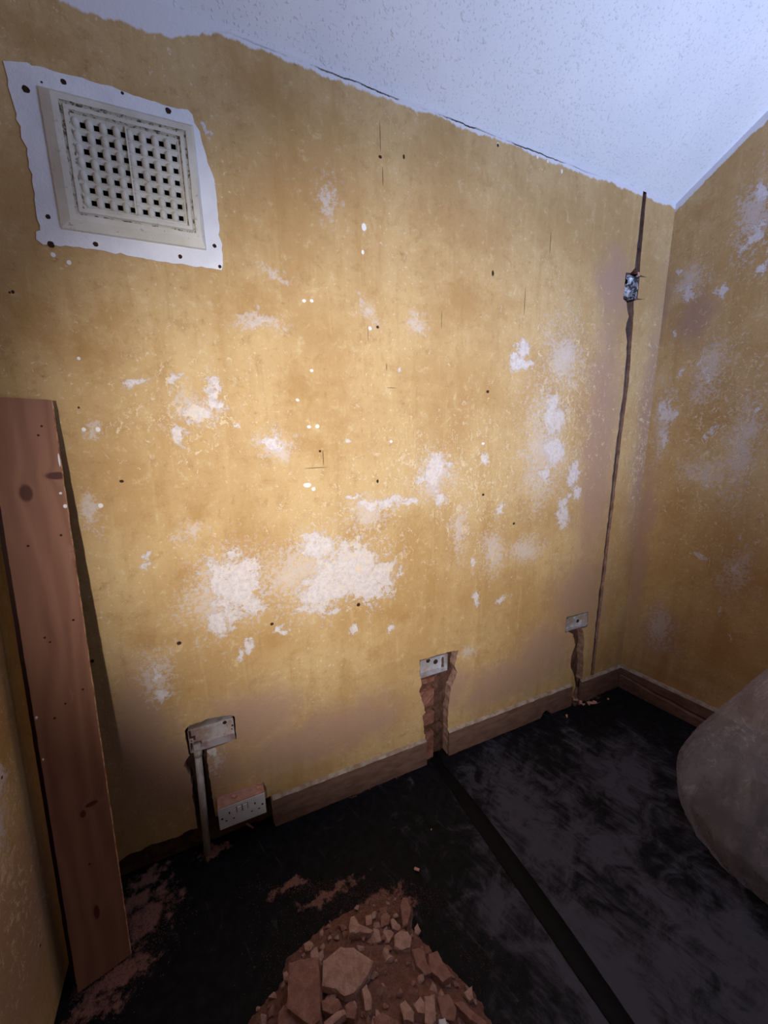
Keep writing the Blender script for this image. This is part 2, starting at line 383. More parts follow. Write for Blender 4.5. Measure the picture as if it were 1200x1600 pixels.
wr = mesh_obj('wall_right', [(0,0,0),(Lr,0,0),(Lr,0,zc(XR)+kz*Lr),(0,0,zc(XR)),(0,.08,0),(Lr,.08,0),(Lr,.08,zc(XR)+kz*Lr),(0,.08,zc(XR))],
              [(0,1,2,3),(5,4,7,6),(0,4,5,1),(3,2,6,7),(0,3,7,4),(1,5,6,2)], [rwall_mat])
wr.location = (XR, 0, 0); wr.rotation_euler = (0, 0, math.atan2(rdir.y, rdir.x))
struct(wr, 'scratched ochre side wall on the right', 'wall')
# ------- left wall
def left_top(t, vec):
    sp = t.n.new('ShaderNodeSeparateXYZ'); t.l.new(vec, sp.inputs[0]); return t.math('SUBTRACT', sp.outputs[2], 2.3)
lwall_mat = plaster('ochre_plaster_left', lambda t: t.tc.outputs['Object'], [(.30,.55,.06,.05),(.36,.52,.05,.06),(.24,.66,.03,.05)], [(.33,.56,.16,.12),(.3,.9,.1,.2)], None, [(.22,.63,.004,.004),(.24,.2,.004,.004)], [(.2,.7,.1,.1),(.3,.3,.1,.1)], [(.3,.3,.3,.3)], left_top, [(.3,.5,.3,.5)])
zl0, zl1 = zc(XL), zc(XL, YF)
wle = mesh_obj('wall_left', [(0,0,0),(-YF,0,0),(-YF,0,zl1),(0,0,zl0),(0,.08,0),(-YF,.08,0),(-YF,.08,zl1),(0,.08,zl0)],
               [(0,1,2,3)[::-1],(5,4,7,6)[::-1],(0,4,5,1),(3,2,6,7),(0,3,7,4),(1,5,6,2)], [lwall_mat])
wle.location = (XL, 0, 0); wle.rotation_euler = (0, 0, -math.pi/2); wle.scale = (1, -1, 1)
struct(wle, 'ochre side wall at the left behind the boards', 'wall')

# ------- ceiling
t = NT('white_ceiling_paint')
n1 = t.noise(3, 4); n2 = t.noise(150, 3, .5); n3 = t.noise(58, 4, .55); n4 = t.noise(14, 4, .6)
col = t.mix(t.step(n1, .3, .7), srgb(226, 228, 234), srgb(236, 236, 240))
t.bump(t.math('ADD', t.step(n2, .58, .75), t.math('MULTIPLY', t.step(n3, .60, .72), t.step(n4, .44, .58))), .5, .0045)
ceil_mat = t.done(col, .7, 0, .3)
cv = [(x, y, zc(x, y)) for x, y in ((XL, 0), (XR, 0), (xr(YF), YF), (XL, YF))]
cv += [(x, y, z+.08) for x, y, z in cv]
struct(mesh_obj('ceiling', cv, [(0,1,2,3)[::-1],(4,5,6,7),(0,1,5,4),(1,2,6,5),(2,3,7,6),(3,0,4,7)], [ceil_mat]), 'sloping white ceiling with stippled paint', 'ceiling')

# ------- floor
def fpx(L):
    out = []
    for px, py, rx, ry in L:
        c = Fl(px, py); a = Fl(px+rx, py); b = Fl(px, py+ry)
        out.append((c.x, c.y, abs((a-c).length), abs((b-c).length)))
    return out
t = NT('black_floor_sheet')
pos = t.tc.outputs['Object']
def fblobs(L):
    cur = None
    for cx, cy, rx, ry in L:
        v = t.vmath('MULTIPLY_ADD', pos, (1/rx, 1/ry, 0), (-cx/rx, -cy/ry, 0)); d = t.vmath('LENGTH', v)
        cur = d if cur is None else t.math('MINIMUM', cur, d)
    return cur
m1 = t.noise(3.2, 7, .65, dist=.6); m2 = t.noise(40, 7, .7); m3 = t.noise(1, 6, .7, stretch=(60, 5, 1)); m4 = t.noise(11, 6, .7, dist=1.2)
rot = t.n.new('ShaderNodeVectorRotate'); rot.inputs['Angle'].default_value = math.radians(-18); t.l.new(pos, rot.inputs[0])
m5 = t.noise(1, 6, .68, rot.outputs[0], stretch=(70, 4, 1))
base = t.mix(t.step(m2, .35, .7), srgb(12, 12, 16), srgb(28, 28, 34))
dz = fblobs([(.95, -.45, .42, .42), (1.3, -.35, .4, .3), (.75, -.75, .35, .4), (1.05, -.85, .5, .5), (.62, -.5, .14, .14)])
sc = t.math('ADD', t.math('ADD', t.math('MULTIPLY', t.math('SUBTRACT', m1, .5), 2.8), t.math('MULTIPLY', t.math('SUBTRACT', m4, .5), 2.6)), t.math('MULTIPLY', t.math('SUBTRACT', m5, .5), 1.2))
f = t.math('ADD', t.math('SUBTRACT', .85, dz), sc)
col = t.mix(t.math('MULTIPLY', t.step(f, -.05, .95), .8), base, srgb(86, 85, 97))
f = t.math('ADD', t.math('MULTIPLY', t.step(m5, .60, .72), t.step(m1, .42, .6)), 0)
col = t.mix(t.math('MULTIPLY', f, .35), col, srgb(104, 98, 106))
f = t.math('MULTIPLY', t.step(m4, .60, .72), t.step(t.noise(2.2, 3), .46, .6))
col = t.mix(t.math('MULTIPLY', f, .30), col, srgb(112, 106, 112))
wf = t.n.new('ShaderNodeTexNoise'); t.l.new(pos, wf.inputs['Vector']); wf.inputs['Scale'].default_value = 9; wf.inputs['Detail'].default_value = 7; wf.inputs['Roughness'].default_value = .7
pos = t.vmath('MULTIPLY_ADD', t.vmath('SUBTRACT', wf.outputs['Color'], (.5, .5, .5)), (.16, .16, 0), pos)
bd = fblobs(fpx([(235,1420,55,50),(225,1440,45,40),(215,1400,30,30),(190,1520,60,35),(150,1575,60,40),(235,1365,40,20),(520,1392,70,14),(450,1384,40,10),(600,1410,70,24),(570,1460,90,50),(640,1075+330,30,12),(590,1220,60,8),(905,1085,40,12),(470,1262,60,6),(330,1330,40,12)]))
f = t.math('ADD', t.math('SUBTRACT', .8, bd), t.math('ADD', t.math('MULTIPLY', t.math('SUBTRACT', m2, .5), 2.6), t.math('MULTIPLY', t.math('SUBTRACT', m4, .5), 1.6)))
col = t.mix(t.math('MULTIPLY', t.step(f, 0, .55), .85), col, srgb(146, 106, 94))
t.bump(t.math('ADD', m2, m4), .2, .004)
floor_mat = t.done(col, t.math('MULTIPLY_ADD', m1, .3, .5), 0, .15)
fv = [(XL, 0.04, 0), (XR, 0.04, 0), (xr(YF), YF, 0), (XL, YF, 0)]; fv += [(x, y, z-.08) for x, y, z in fv]
struct(mesh_obj('floor', fv, [(0,1,2,3),(4,5,6,7)[::-1],(0,1,5,4),(1,2,6,5),(2,3,7,6),(3,0,4,7)], [floor_mat]), 'black scuffed floor with grey dust marks', 'floor')

# ------- baseboards
bb_mat = simple('dusty_brown_skirting', srgb(112, 84, 74), srgb(134, 104, 92), 14, .9, bump=.4, bscale=50, stretch=(1, 1, 3))
bb_top = simple('pale_chipped_skirting_top', srgb(186, 172, 158), srgb(150, 128, 112), 30, .9, bump=.5, bscale=70)
def board(name, x0, x1, notch=()):
    """skirting length with a chamfered pale top edge and a nibbled lower edge"""
    n = max(2, int((x1-x0)/.012)); V = []; F = []; MI = []
    for i in range(n+1):
        x = x0+(x1-x0)*i/n
        low = .004*abs(nz(x*40))
        for a, b, h in notch:
            if a < x < b: low = h*(1-abs(2*(x-a)/(b-a)-1)**3)
        zt_ = .113+.003*nz(x*25)+.0015*nz(x*90); d = .013
        V += [(x, -d, low), (x, -d+.001*nz(x*50), zt_-.005), (x, -.006+.001*nz(x*60, 2), zt_), (x, .0, zt_+.002+.003*nz(x*45, 5)), (x, .004, low)]
    for i in range(n):
        a, b = i*5, i*5+5
        for k in range(5):
            F.append((a+k, b+k, b+(k+1) % 5, a+(k+1) % 5)); MI.append(1 if k in (1, 2) else 0)
    F += [tuple(range(5)), tuple(range(n*5, n*5+5))[::-1]]; MI += [0, 0]
    o = mesh_obj(name, V, F, [bb_mat, bb_top], None, MI)
    return struct(o)
struct(board('baseboard_back', .092, .683), 'dusty brown skirting between socket and middle cable chase', 'skirting')
struct(board('baseboard_back', .786, 1.476, [(1.285, 1.345, .032)]), 'dusty brown skirting between middle and right cable chases', 'skirting')
struct(board('baseboard_back', 1.535, XR-.002), 'short dusty skirting between right chase and room corner', 'skirting')
# right skirting is split lengthwise
def rboard(name, zlo, zhi, d, m, y0=.0, y1=-2.4, jag=0):
    n = 80; V = []; F = []; MI = []
    for i in range(n+1):
        s = i/n; l = (y0+(y1-y0)*s)*-1
        p = Vector((XR, 0, 0))+rdir*l; nn = Vector((-1, -RK, 0)).normalized()
        a, b = zlo(l), zhi(l)+.002*nz(l*30, jag)
        for dd, z in ((d, a), (d, b-.008), (d-.006, b), (-.002, b+.004+.003*nz(l*40, 3)), (-.002, a)):
            q = p+nn*dd; V.append((q.x, q.y, z))
    for i in range(n):
        a, b = i*5, i*5+5
        for k in range(5):
            F.append((a+k, a+(k+1) % 5, b+(k+1) % 5, b+k)); MI.append(1 if (k in (1, 2) and m) else 0)
    F += [tuple(range(5))[::-1], tuple(range(n*5, n*5+5))]; MI += [0, 0]
    return struct(mesh_obj(name, V, F, [bb_mat, bb_top], None, MI))
gap = lambda l: max(.02, .075-.075*l+.006*nz(l*9))
struct(rboard('baseboard_right', lambda l: gap(l)+.002+.006*min(1, l*4), lambda l: .115, .016, True), 'upper half of the split skirting under the right wall', 'skirting')
rb2 = rboard('baseboard_right', lambda l: 0, lambda l: gap(l)-.002, .020, False, jag=7)
struct(rb2, 'lower half of the split skirting under the right wall', 'skirting')

# ------------------------------------------------------------------ air vent
cream = NT('aged_cream_paint')
n1 = cream.noise(60, 6, .7); n2 = cream.noise(14, 4)
c_ = cream.mix(cream.step(n2, .3, .7), srgb(208, 202, 188), srgb(222, 218, 208))
cream.bump(cream.noise(90, 5), .3, .002)
cream_mat = cream.done(cream.mix(cream.math('MULTIPLY', cream.step(n1, .60, .68), .6), c_, srgb(150, 136, 112)), .6, 0, .35)
worn = NT('chipped_cream_paint')
n1 = worn.noise(1, 6, .75, stretch=(90, 90, 90))
worn.bump(n1, .5, .003)
worn_mat = worn.done(worn.mix(worn.step(n1, .50, .56), srgb(206, 198, 182), srgb(104, 92, 74)), .7)
whitep = NT('chipped_white_paint')
n1 = whitep.noise(55, 7, .75); n2 = whitep.noise(9, 4); n3 = whitep.noise(200, 3)
c_ = whitep.mix(whitep.step(n2, .3, .7), srgb(222, 222, 230), srgb(238, 238, 244))
c_ = whitep.mix(whitep.step(n1, .68, .72), c_, srgb(140, 112, 88))
whitep.bump(whitep.math('ADD', n3, whitep.noise(60, 5)), .4, .003)
white_mat = whitep.done(c_, .6, 0, .35)
black_mat = simple('black_void', srgb(10, 9, 9), srgb(16, 14, 12), 20, .95)
rust = simple('rusty_hole', srgb(36, 24, 20), srgb(66, 40, 30), 200, .9)

vent = thing('air_vent', 'cream louvred air vent on a chipped white painted square high on the ochre wall', 'air vent', (-.09, 0, 1.875))
vp = lambda x, y: W(x/3, 60+y/3)
so = [vp(18,112),(vp(130,118)),vp(150,132),vp(330,178),vp(560,245),vp(600,262),vp(780,320),vp(880,340),vp(905,365),vp(912,398),vp(935,440),vp(955,520),vp(975,590),vp(1008,665),vp(1015,760),vp(1030,900),vp(1046,1060),vp(1040,1085),
      vp(920,1070),vp(760,1048),vp(620,1022),vp(400,985),vp(250,970),vp(205,968),vp(172,945),vp(172,910),vp(190,905),vp(180,850),vp(165,760),vp(150,640),vp(128,520),vp(108,470),vp(70,330),vp(45,230),vp(30,170)]
so = rag(so+[so[0]], .010, .0035, 21)[:-1]
inner = [(-.225, 1.755), (-.225, 1.998), (.048, 1.998), (.048, 1.755)]
surround = slab('surround', [so[::-1], inner], -.0035, .002, [white_mat, white_mat], vent); surround['label'] = 'chipped white painted surround'
for (x, y, r) in ((300,210,.005),(790,345,.006),(125,245,.0065),(228,840,.0045),(450,968,.005),(845,1025,.0045),(1005,975,.0045),(575,262,.003),(198,212,.002),(240,968,.006),(1030,1072,.004)):
    p = vp(x, y); bm = bmesh.new()
    pts = 12; vs = [bm.verts.new((p[0]+r*(1+.35*nz(k*2.3, x))*math.cos(k*2*math.pi/pts), -.0040, p[1]+r*(1+.35*nz(k*2.3, y))*math.sin(k*2*math.pi/pts))) for k in range(pts)]
    ce = bm.verts.new((p[0], -.0037, p[1]))
    vs2 = [bm.verts.new((v.co.x, -.001, v.co.z)) for v in vs]
    for k in range(pts):
        bm.faces.new((vs[k], vs[(k+1) % pts], ce)); bm.faces.new((vs[k], vs2[k], vs2[(k+1) % pts], vs[(k+1) % pts]))
    bm_obj('screw_hole', bm, [rust], vent)
# stepped frame
L0 = [-.231, .056, 1.7475, 2.004]
ins = [(0,0,0,0,.000),(.002,.001,.002,.001,-.010),(.020,.006,.016,.008,-.019),(.012,.012,.011,.011,-.019),(.0015,)*4+(-.014,),(.003,)*4+(-.014,),(.002,)*4+(-.0185,),(.007,)*4+(-.0185,),(.003,)*4+(-.012,),(.003,)*4+(-.012,)]
V = []; F = []; MI = []; cur = list(L0)
SUB = 24
for l, r, b, tt, y in ins:
    cur[0] += l; cur[1] -= r; cur[2] += b; cur[3] -= tt
    x0, x1, z0, z1 = cur
    cs = [(x0, z0), (x1, z0), (x1, z1), (x0, z1)]
    for i in range(4):
        a, c = cs[i], cs[(i+1) % 4]
        for k in range(SUB):
            s = k/SUB; x = a[0]+(c[0]-a[0])*s; z = a[1]+(c[1]-a[1])*s
            V.append((x+.0007*nz(x*70, z*70, y*300), y+.0006*nz(x*90, z*90, y*200+4), z+.0007*nz(x*70, z*70, y*300+8)))
N = SUB*4
for k in range(len(ins)-1):
    for i in range(N):
        a, b = k*N+i, k*N+(i+1) % N
        F.append((a, b, b+N, a+N)); MI.append(1 if k in (3, 4, 7) else 0)
fr = mesh_obj('frame', V, F, [cream_mat, worn_mat], vent, MI)
gx0, gx1, gz0, gz1 = cur; NX, NZ = 8, 7
# pierced grille: sunk square openings with rounded hoods
bm = bmesh.new(); cw = (gx1-gx0)/NX; chh = (gz1-gz0)/NZ; yf = -.012
for i in range(NX):
    for j in range(NZ):
        x0 = gx0+i*cw; z0 = gz0+j*chh
        hx0, hx1 = x0+cw*.42, x0+cw*.82; hz0, hz1 = z0+chh*.28, z0+chh*.70
        R = [[(x0, z0), (x0+cw, z0), (x0+cw, z0+chh), (x0, z0+chh)],
             [(x0+cw*.18, z0+chh*.10), (x0+cw*.94, z0+chh*.10), (x0+cw*.94, z0+chh*.9), (x0+cw*.18, z0+chh*.9)],
             [(hx0, hz0), (hx1, hz0), (hx1, hz1), (hx0, hz1)], [(hx0, hz0), (hx1, hz0), (hx1, hz1), (hx0, hz1)]]
        Y = [yf, yf+.0015, yf+.005, .02]
        rings = [[bm.verts.new((p[0], y, p[1])) for p in r] for r, y in zip(R, Y)]
        for a, b in zip(rings, rings[1:]):
            for k in range(4): bm.faces.new((a[k], a[(k+1) % 4], b[(k+1) % 4], b[k])).material_index = 1 if b is rings[3] else 0
gr = bm_obj('grille', bm, [cream_mat, black_mat], vent)
bm = bmesh.new()
for i in range(NX):
    for j in range(NZ):
        x = gx0+i*cw+cw*.13; z = gz0+j*chh+chh*.48
        s = bmesh.ops.create_uvsphere(bm, u_segments=14, v_segments=10, radius=1)
        for v in s['verts']: v.co = Vector((x+v.co.x*cw*.30, yf+.002+v.co.y*.0085, z+v.co.z*chh*.47))
hd = bm_obj('hood_moulding', bm, [cream_mat], vent, True)
bm = bmesh.new(); xm = (gx0+gx1)/2-.003
add_box(bm, (xm-.0015, yf-.005, gz0), (xm+.0015, yf+.002, gz1), 0, .0006); bm_obj('mullion', bm, [cream_mat], vent)
bm = bmesh.new(); add_box(bm, (gx0-.002, .021, gz0-.002), (gx1+.002, .030, gz1+.002)); bm_obj('dark_duct', bm, [black_mat], vent)

# ------------------------------------------------------------------ metal back boxes
galv = NT('galvanised_steel')
n1 = galv.noise(25, 5); n2 = galv.noise(12, 6, .7)
galv.bump(galv.noise(40, 4), .25, .003)
galv_mat = galv.done(galv.mix(galv.step(n2, .42, .62), srgb(206, 210, 222), srgb(164, 146, 138)), galv.math('MULTIPLY_ADD', n2, .5, .25), galv.math('MULTIPLY', galv.step(n2, .66, .46), .55), .5)
dusty = NT('dusty_galvanised_steel')
n2 = dusty.noise(22, 6, .7)
dusty.bump(dusty.noise(60, 5), .4, .003)
dusty_mat = dusty.done(dusty.mix(dusty.step(n2, .4, .66), srgb(196, 190, 192), srgb(166, 138, 128)), .7, .15, .4)
foil = NT('crumpled_steel_painted_glints')
n1 = foil.noise(70, 4, .6)
foil.bump(foil.noise(60, 4), .6, .006)
foil_mat = foil.done(foil.mix(foil.step(n1, .44, .56), srgb(84, 84, 92), srgb(240, 242, 250)), .3, .35, .8)  # bright and dark reflections of the creases painted into the colour by noise
def back_box(label, x0, x1, z0, z1, dep, mat, knock, lugs=True, tilt=0, crumple=0):
    r = thing('metal_back_box', label, 'electrical box', ((x0+x1)/2, 0, z0))
    bm = bmesh.new(); th = .0012; yfr = .0005
    add_box(bm, (x0, dep-th, z0), (x1, dep, z1))
    for lo, hi in (((x0, yfr, z0), (x0+th, dep, z1)), ((x1-th, yfr, z0), (x1, dep, z1)), ((x0, yfr, z0), (x1, dep, z0+th)), ((x0, yfr, z1-th), (x1, dep, z1))): add_box(bm, lo, hi)
    if crumple:
        bmesh.ops.subdivide_edges(bm, edges=bm.edges, cuts=7, use_grid_fill=True)
        for v in bm.verts:
            n = nz(v.co.x*55, v.co.y*55, v.co.z*55); v.co.y += crumple*n*(1 if v.co.y > .005 else .2)
    bm_obj('shell', bm, [mat], r)
    for kx, kz_, kr in knock:
        bm = bmesh.new(); add_cyl(bm, (x0+(x1-x0)*kx, dep-.0016, z0+(z1-z0)*kz_), (x0+(x1-x0)*kx, dep-.0004, z0+(z1-z0)*kz_), kr, 18); bm_obj('knockout', bm, [rust], r)
    if lugs:
        for sx in (0, 1):
            bm = bmesh.new(); a = x0+th if sx == 0 else x1-th-.011; zm = (z0+z1)/2
            add_box(bm, (a, .003, zm-.007), (a+.011, .0045, zm+.007), 0, .0004); lg = bm_obj('screw_lug', bm, [mat], r)
            bm = bmesh.new(); add_cyl(bm, (a+.0055, .0026, zm), (a+.0055, .0036, zm), .0021, 12); bm_obj('screw_thread', bm, [rust], lg)
    return r
back_box('dusty double metal back box with white conduit hanging below it', -.128, -.001, .371, .449, .031, dusty_mat, [(.8,.62,.006),(.93,.75,.003)], True)
back_box('dusty steel back box above the brick lined middle chase', .659, .780, .386, .458, .030, galv_mat, [(.42,.62,.009),(.70,.42,.010)], False)
back_box('bent steel back box low on wall near the room corner', 1.414, 1.547, .396, .462, .020, galv_mat, [(.7,.35,.008)], False, crumple=.010)
back_box('shiny crumpled single steel back box high on the long corner chase', 1.577, 1.650, 1.802, 1.884, .022, foil_mat, [(.4,.8,.010)], False, crumple=.035)

# ------------------------------------------------------------------ conduit
pvc = simple('dusty_white_conduit', srgb(206, 202, 200), srgb(176, 164, 158), 16, .6, bump=.15, bscale=60, stretch=(3, 3, 1))
cond = thing('conduit_pipe', 'white plastic conduit pipe standing in the chase below the left box', 'conduit pipe', (-.114, .004, 0))
bm = bmesh.new(); add_cyl(bm, (-.118, -.012, .006), (-.109, .016, .385), .0105, 24); bm_obj('tube', bm, [pvc], cond, True)
bm = bmesh.new(); add_cyl(bm, (-.1095, .0135, .345), (-.1085, .0158, .369), .0125, 24); bm_obj('coupling', bm, [pvc], cond, True)

# ------------------------------------------------------------------ double socket
plate_mat = simple('white_socket_plastic', srgb(226, 228, 232), srgb(212, 210, 214), 20, .4, bump=.05, spec=.5)
grey_plastic = simple('grey_switch_plastic', srgb(120, 112, 110), srgb(150, 142, 140), 60, .6)
pinkdust = simple('pink_plaster_dust', srgb(204, 158, 142), srgb(184, 138, 122), 60, .95, bump=.5, bscale=140)
PY = -.042
bl = W(344, 1299.6, PY); br = W(416.5, 1268, PY); tl = W(340, 1263, PY)
sx0, sx1, sz0 = bl[0], br[0], (bl[1]+br[1])/2; sz1 = sz0 + .078
sock = thing('socket_outlet', 'white double wall socket with pink dust along its top, low beside the conduit', 'wall socket', ((sx0+sx1)/2, 0, sz0))
bm = bmesh.new(); add_box(bm, (sx0+.002, PY+.007, sz0+.002), (sx1-.002, .012, sz1-.001), 0, .002); bm_obj('back_box', bm, [plate_mat], sock)
bm = bmesh.new(); add_box(bm, (sx0, PY, sz0), (sx1, PY+.008, sz1), 0, .002); bm_obj('faceplate', bm, [plate_mat], sock)
bm = bmesh.new()
add_box(bm, (sx0+.001, PY+.001, sz1-.0005), (sx1-.001, .010, sz1+.003))
bmesh.ops.subdivide_edges(bm, edges=bm.edges, cuts=10, use_grid_fill=True)
for v in bm.verts: v.co.z += .0012*nz(v.co.x*120, v.co.y*120) if v.co.z > sz1 else 0
dl = bm_obj('dust_layer', bm, [pinkdust], sock); dl['label'] = 'pink plaster dust lying on the top'
scx = (sx0+sx1)/2; scz = sz0+.078*.5
bm = bmesh.new(); add_box(bm, (scx-.018, PY-.0005, sz0+.043), (scx+.018, PY+.002, sz0+.067), 0, .0003); bm_obj('switch_surround', bm, [grey_plastic], sock)  # grey plate round the rockers, darker than the faceplate
for s in (-1, 1):
    bm = bmesh.new(); cx_ = scx+s*.0085; cz_ = sz0+.055
    add_box(bm, (cx_-.0065, PY-.0035, cz_-.010), (cx_+.0065, PY+.002, cz_+.010), 0, .0012); bm_obj('rocker_switch', bm, [plate_mat], sock)
    ex = scx+s*.038
    for dx, dz_, w_, h_ in ((0, .052, .0035, .0075), (-.011, .027, .0065, .0032), (.011, .027, .0065, .0032)):
        bm = bmesh.new(); add_box(bm, (ex+dx-w_/2, PY-.0006, sz0+dz_-h_/2), (ex+dx+w_/2, PY+.003, sz0+dz_+h_/2)); bm_obj('pin_slot', bm, [black_mat], sock)
    bm = bmesh.new(); add_cyl(bm, (scx+s*.060, PY-.0008, scz), (scx+s*.060, PY+.002, scz), .0032, 14); bm_obj('fixing_screw', bm, [rust], sock)

# ------------------------------------------------------------------ boards leaning in the corner
def wood(name, c1, c2, dark, ox):
    t = NT(name); v = t.tc.outputs['Object']
    kn = None
    for cx_, cz_, rx_, rz_ in ((-.012, 1.20, .012, .020), (.043, 1.235, .02, .009), (.002, .43, .006, .010), (.02, .445, .014, .006), (.0, .17, .006, .02)):
        dd = t.vmath('LENGTH', t.vmath('MULTIPLY_ADD', v, (1/rx_, 0, 1/rz_), (-cx_/rx_, 0, -cz_/rz_)))
        kn = dd if kn is None else t.math('MINIMUM', kn, dd)
    bend = t.math('MULTIPLY', t.math('DIVIDE', 1.0, t.math('ADD', 1.0, t.math('MULTIPLY', kn, kn))), .9)
    sp = t.n.new('ShaderNodeSeparateXYZ'); t.l.new(v, sp.inputs[0])
    lowz = t.noise(1, 3, .5, v, stretch=(10, 10, 1.6))
    ph = t.math('ADD', t.math('MULTIPLY_ADD', sp.outputs[0], 150, ox), t.math('ADD', t.math('MULTIPLY', lowz, 26), t.math('MULTIPLY', bend, 7)))
    ring = t.math('MULTIPLY_ADD', t.math('SINE', ph), .5, .5)
    grain = t.noise(1, 5, .6, v, stretch=(420, 200, 9))
    col = t.mix(t.math('MULTIPLY_ADD', ring, .5, t.math('MULTIPLY', grain, .35)), c1, c2)
    col = t.mix(t.math('MULTIPLY', t.step(t.noise(4, 4, .6, v, stretch=(4, 1, 1)), .5, .75), .35), col, dark)
    col = t.mix(t.step(kn, 1.15, .7), col, dark)
    col = t.mix(t.math('MULTIPLY', t.step(t.noise(1, 6, .7, v, stretch=(30, 30, 12)), .62, .74), .3), col, srgb(206, 160, 150))
    t.bump(t.math('ADD', grain, t.math('MULTIPLY', ring, .4)), .15, .002)
    return t.done(col, .62, 0, .3)
wood_mat = wood('reddish_pine', srgb(152, 108, 86), srgb(126, 84, 66), srgb(84, 44, 36), 0)
dark_wood = wood('dark_brown_board_wood', srgb(64, 28, 18), srgb(48, 20, 12), srgb(28, 12, 8), 4)  # very dark browns over the whole rear board
edge_mat = simple('splintered_pale_edge', srgb(214, 176, 140), srgb(150, 92, 70), 50, .8, bump=.4, bscale=120)
def plank(name, label, bl_, br_, top_mid, length, th, mat, emat, detail):
    bl_, br_ = Vector(bl_), Vector(br_)
    ux = (br_-bl_); wd = ux.length; ux.normalize(); mid = (bl_+br_)/2
    uz = (Vector(top_mid)-mid).normalized(); ux = (ux-uz*ux.dot(uz)).normalized(); uy = uz.cross(ux)
    r = thing(name, label, 'board', mid)
    r.matrix_world = Matrix.Translation(mid) @ Matrix((ux, uy, uz)).transposed().to_4x4()
    n = 60; V = []; F = []; MI = []
    hw = wd/2
    for i in range(n+1):
        z = length*i/n
        e = .0012*nz(z*30)+.0008*nz(z*110); e2 = .0012*nz(z*28, 4)
        V += [(-hw+e2, 0, z), (hw-.0025+e, 0, z), (hw+e, .003, z), (hw+e, th, z), (-hw+e2, th, z)]
    for i in range(n):
        a, b = i*5, i*5+5
        for k in range(5):
            F.append((a+k, a+(k+1) % 5, b+(k+1) % 5, b+k)); MI.append(1 if k == 1 else 0)
    F += [tuple(range(5))[::-1], tuple(range(n*5, n*5+5))]; MI += [0, 0]
    o = mesh_obj('timber', V, F, [mat, emat], None, MI); o.parent = r
    if detail:
        for x, z in ((-.055, 1.342), (.030, 1.345), (.022, 1.325), (-.022, 1.085), (.036, 1.10), (-.018, .875), (.036, .90), (-.010, .862), (.035, .73), (.0, .71), (-.022, .685), (.0, .30)):
            bm = bmesh.new(); rr = .0022+.001*abs(nz(x*99, z*99))
            add_cyl(bm, (x, -.0004, z), (x, .0012, z), rr, 10); q = bm_obj('nail_hole', bm, [rust]); q.parent = r
        for x, z, a, b in ((.051, 1.165, .004, .005), (.046, 1.195, .003, .003), (.052, 1.27, .002, .016), (-.052, .70, .0025, .004), (-.052, .60, .0018, .003)):
            bm = bmesh.new(); s = bmesh.ops.create_icosphere(bm, subdivisions=2, radius=1)
            for v in s['verts']: v.co = Vector((x+v.co.x*a*(1+.3*nz(v.co.z*3, x*50)), v.co.y*.0014-.0004, z+v.co.z*b))
            q = bm_obj('paint_fleck', bm, [white_mat], None, True); q.parent = r; q['label'] = 'fleck of white paint'
    return r
ytop = -.040
d = ray(30, 622); tm = CAM + d*((ytop-CAM.y)/d.y)
pbl, pbr = Fl(122, 1553), Fl(206, 1490)
plank('wooden_board', 'reddish pine board with knots leaning in the left corner, in front of a darker board', pbl, pbr, tm, (tm-(pbl+pbr)/2).length, .021, wood_mat, edge_mat, True)
off = Vector((-.018, .028, 0))
plank('wooden_board', 'dark brown board mostly hidden behind the reddish pine board', pbl+off, pbr+off, tm+Vector((-.018, .024, -.02)), (tm-(pbl+pbr)/2).length-.02, .010, dark_wood, dark_wood, False)

# ------------------------------------------------------------------ black tape strip on the floor
tape = simple('black_tape', srgb(6, 6, 8), srgb(13, 13, 16), 30, .6, bump=.2, bscale=80, spec=.15, stretch=(1, 1, 1))
Lp = [(664,1174),(672,1186),(690,1214),(720,1259),(760,1318),(810,1392),(860,1465),(905,1532),(950,1597),(1000,1672),(1080,1790)]
Rp = [(686,1170),(694,1196),(722,1228),(751,1264),(790,1315),(840,1382),(893,1455),(941,1525),(990,1597),(1046,1672),(1140,1790)]
A = [Fl(*p) for p in Lp]; B = [Fl(*p) for p in Rp]
def dens(P, k=8):
    o = []
    for a, b in zip(P, P[1:]): o += [a.lerp(b, i/k) for i in range(k)]
    return o+[P[-1]]
A, B = dens(A), dens(B); V = []; F = []
for a, b in zip(A, B):
    for q, z in ((a, .0005), (a.lerp(b, .06), .0042), (a.lerp(b, .5), .0030), (a.lerp(b, .94), .0042), (b, .0005)):
        V.append((q.x+.0012*nz(q.x*60, q.y*60), q.y, z+.0006*nz(q.x*50, q.y*50)))
for i in range(len(A)-1):
    for k in range(4): F.append((i*5+k, i*5+k+1, i*5+k+6, i*5+k+5))
tag(mesh_obj('floor_tape', V, F, [tape], None, None, True), 'long black tape strip running across the floor from the middle chase', 'tape')

# ------------------------------------------------------------------ rubble heap
rub = simple('brown_plaster_rubble', srgb(184, 140, 126), srgb(156, 114, 102), 45, .95, bump=.9, bscale=130, dist=.007)
rub2 = simple('pale_plaster_rubble', srgb(218, 180, 166), srgb(190, 150, 136), 45, .95, bump=.9, bscale=130, dist=.007)
dustm = simple('brown_brick_dust', srgb(164, 120, 106), srgb(140, 98, 86), 60, .98, bump=1.0, bscale=140, dist=.009)
rc = lambda x, y: (360+x/2.727, 1340+y/2.727)
outl = [(80,705),(150,620),(220,560),(245,440),(320,375),(400,300),(490,245),(560,205),(640,190),(720,180),(775,215),(765,300),(850,400),(940,485),(1040,590),(1100,705)]
poly = [Fl(*rc(*p)) for p in outl]; poly = [(p.x, p.y) for p in poly] + [(.45, -.76), (.40, -.90), (.25, -1.0), (.08, -.98), (-.05, -.85), (-.09, -.68)]
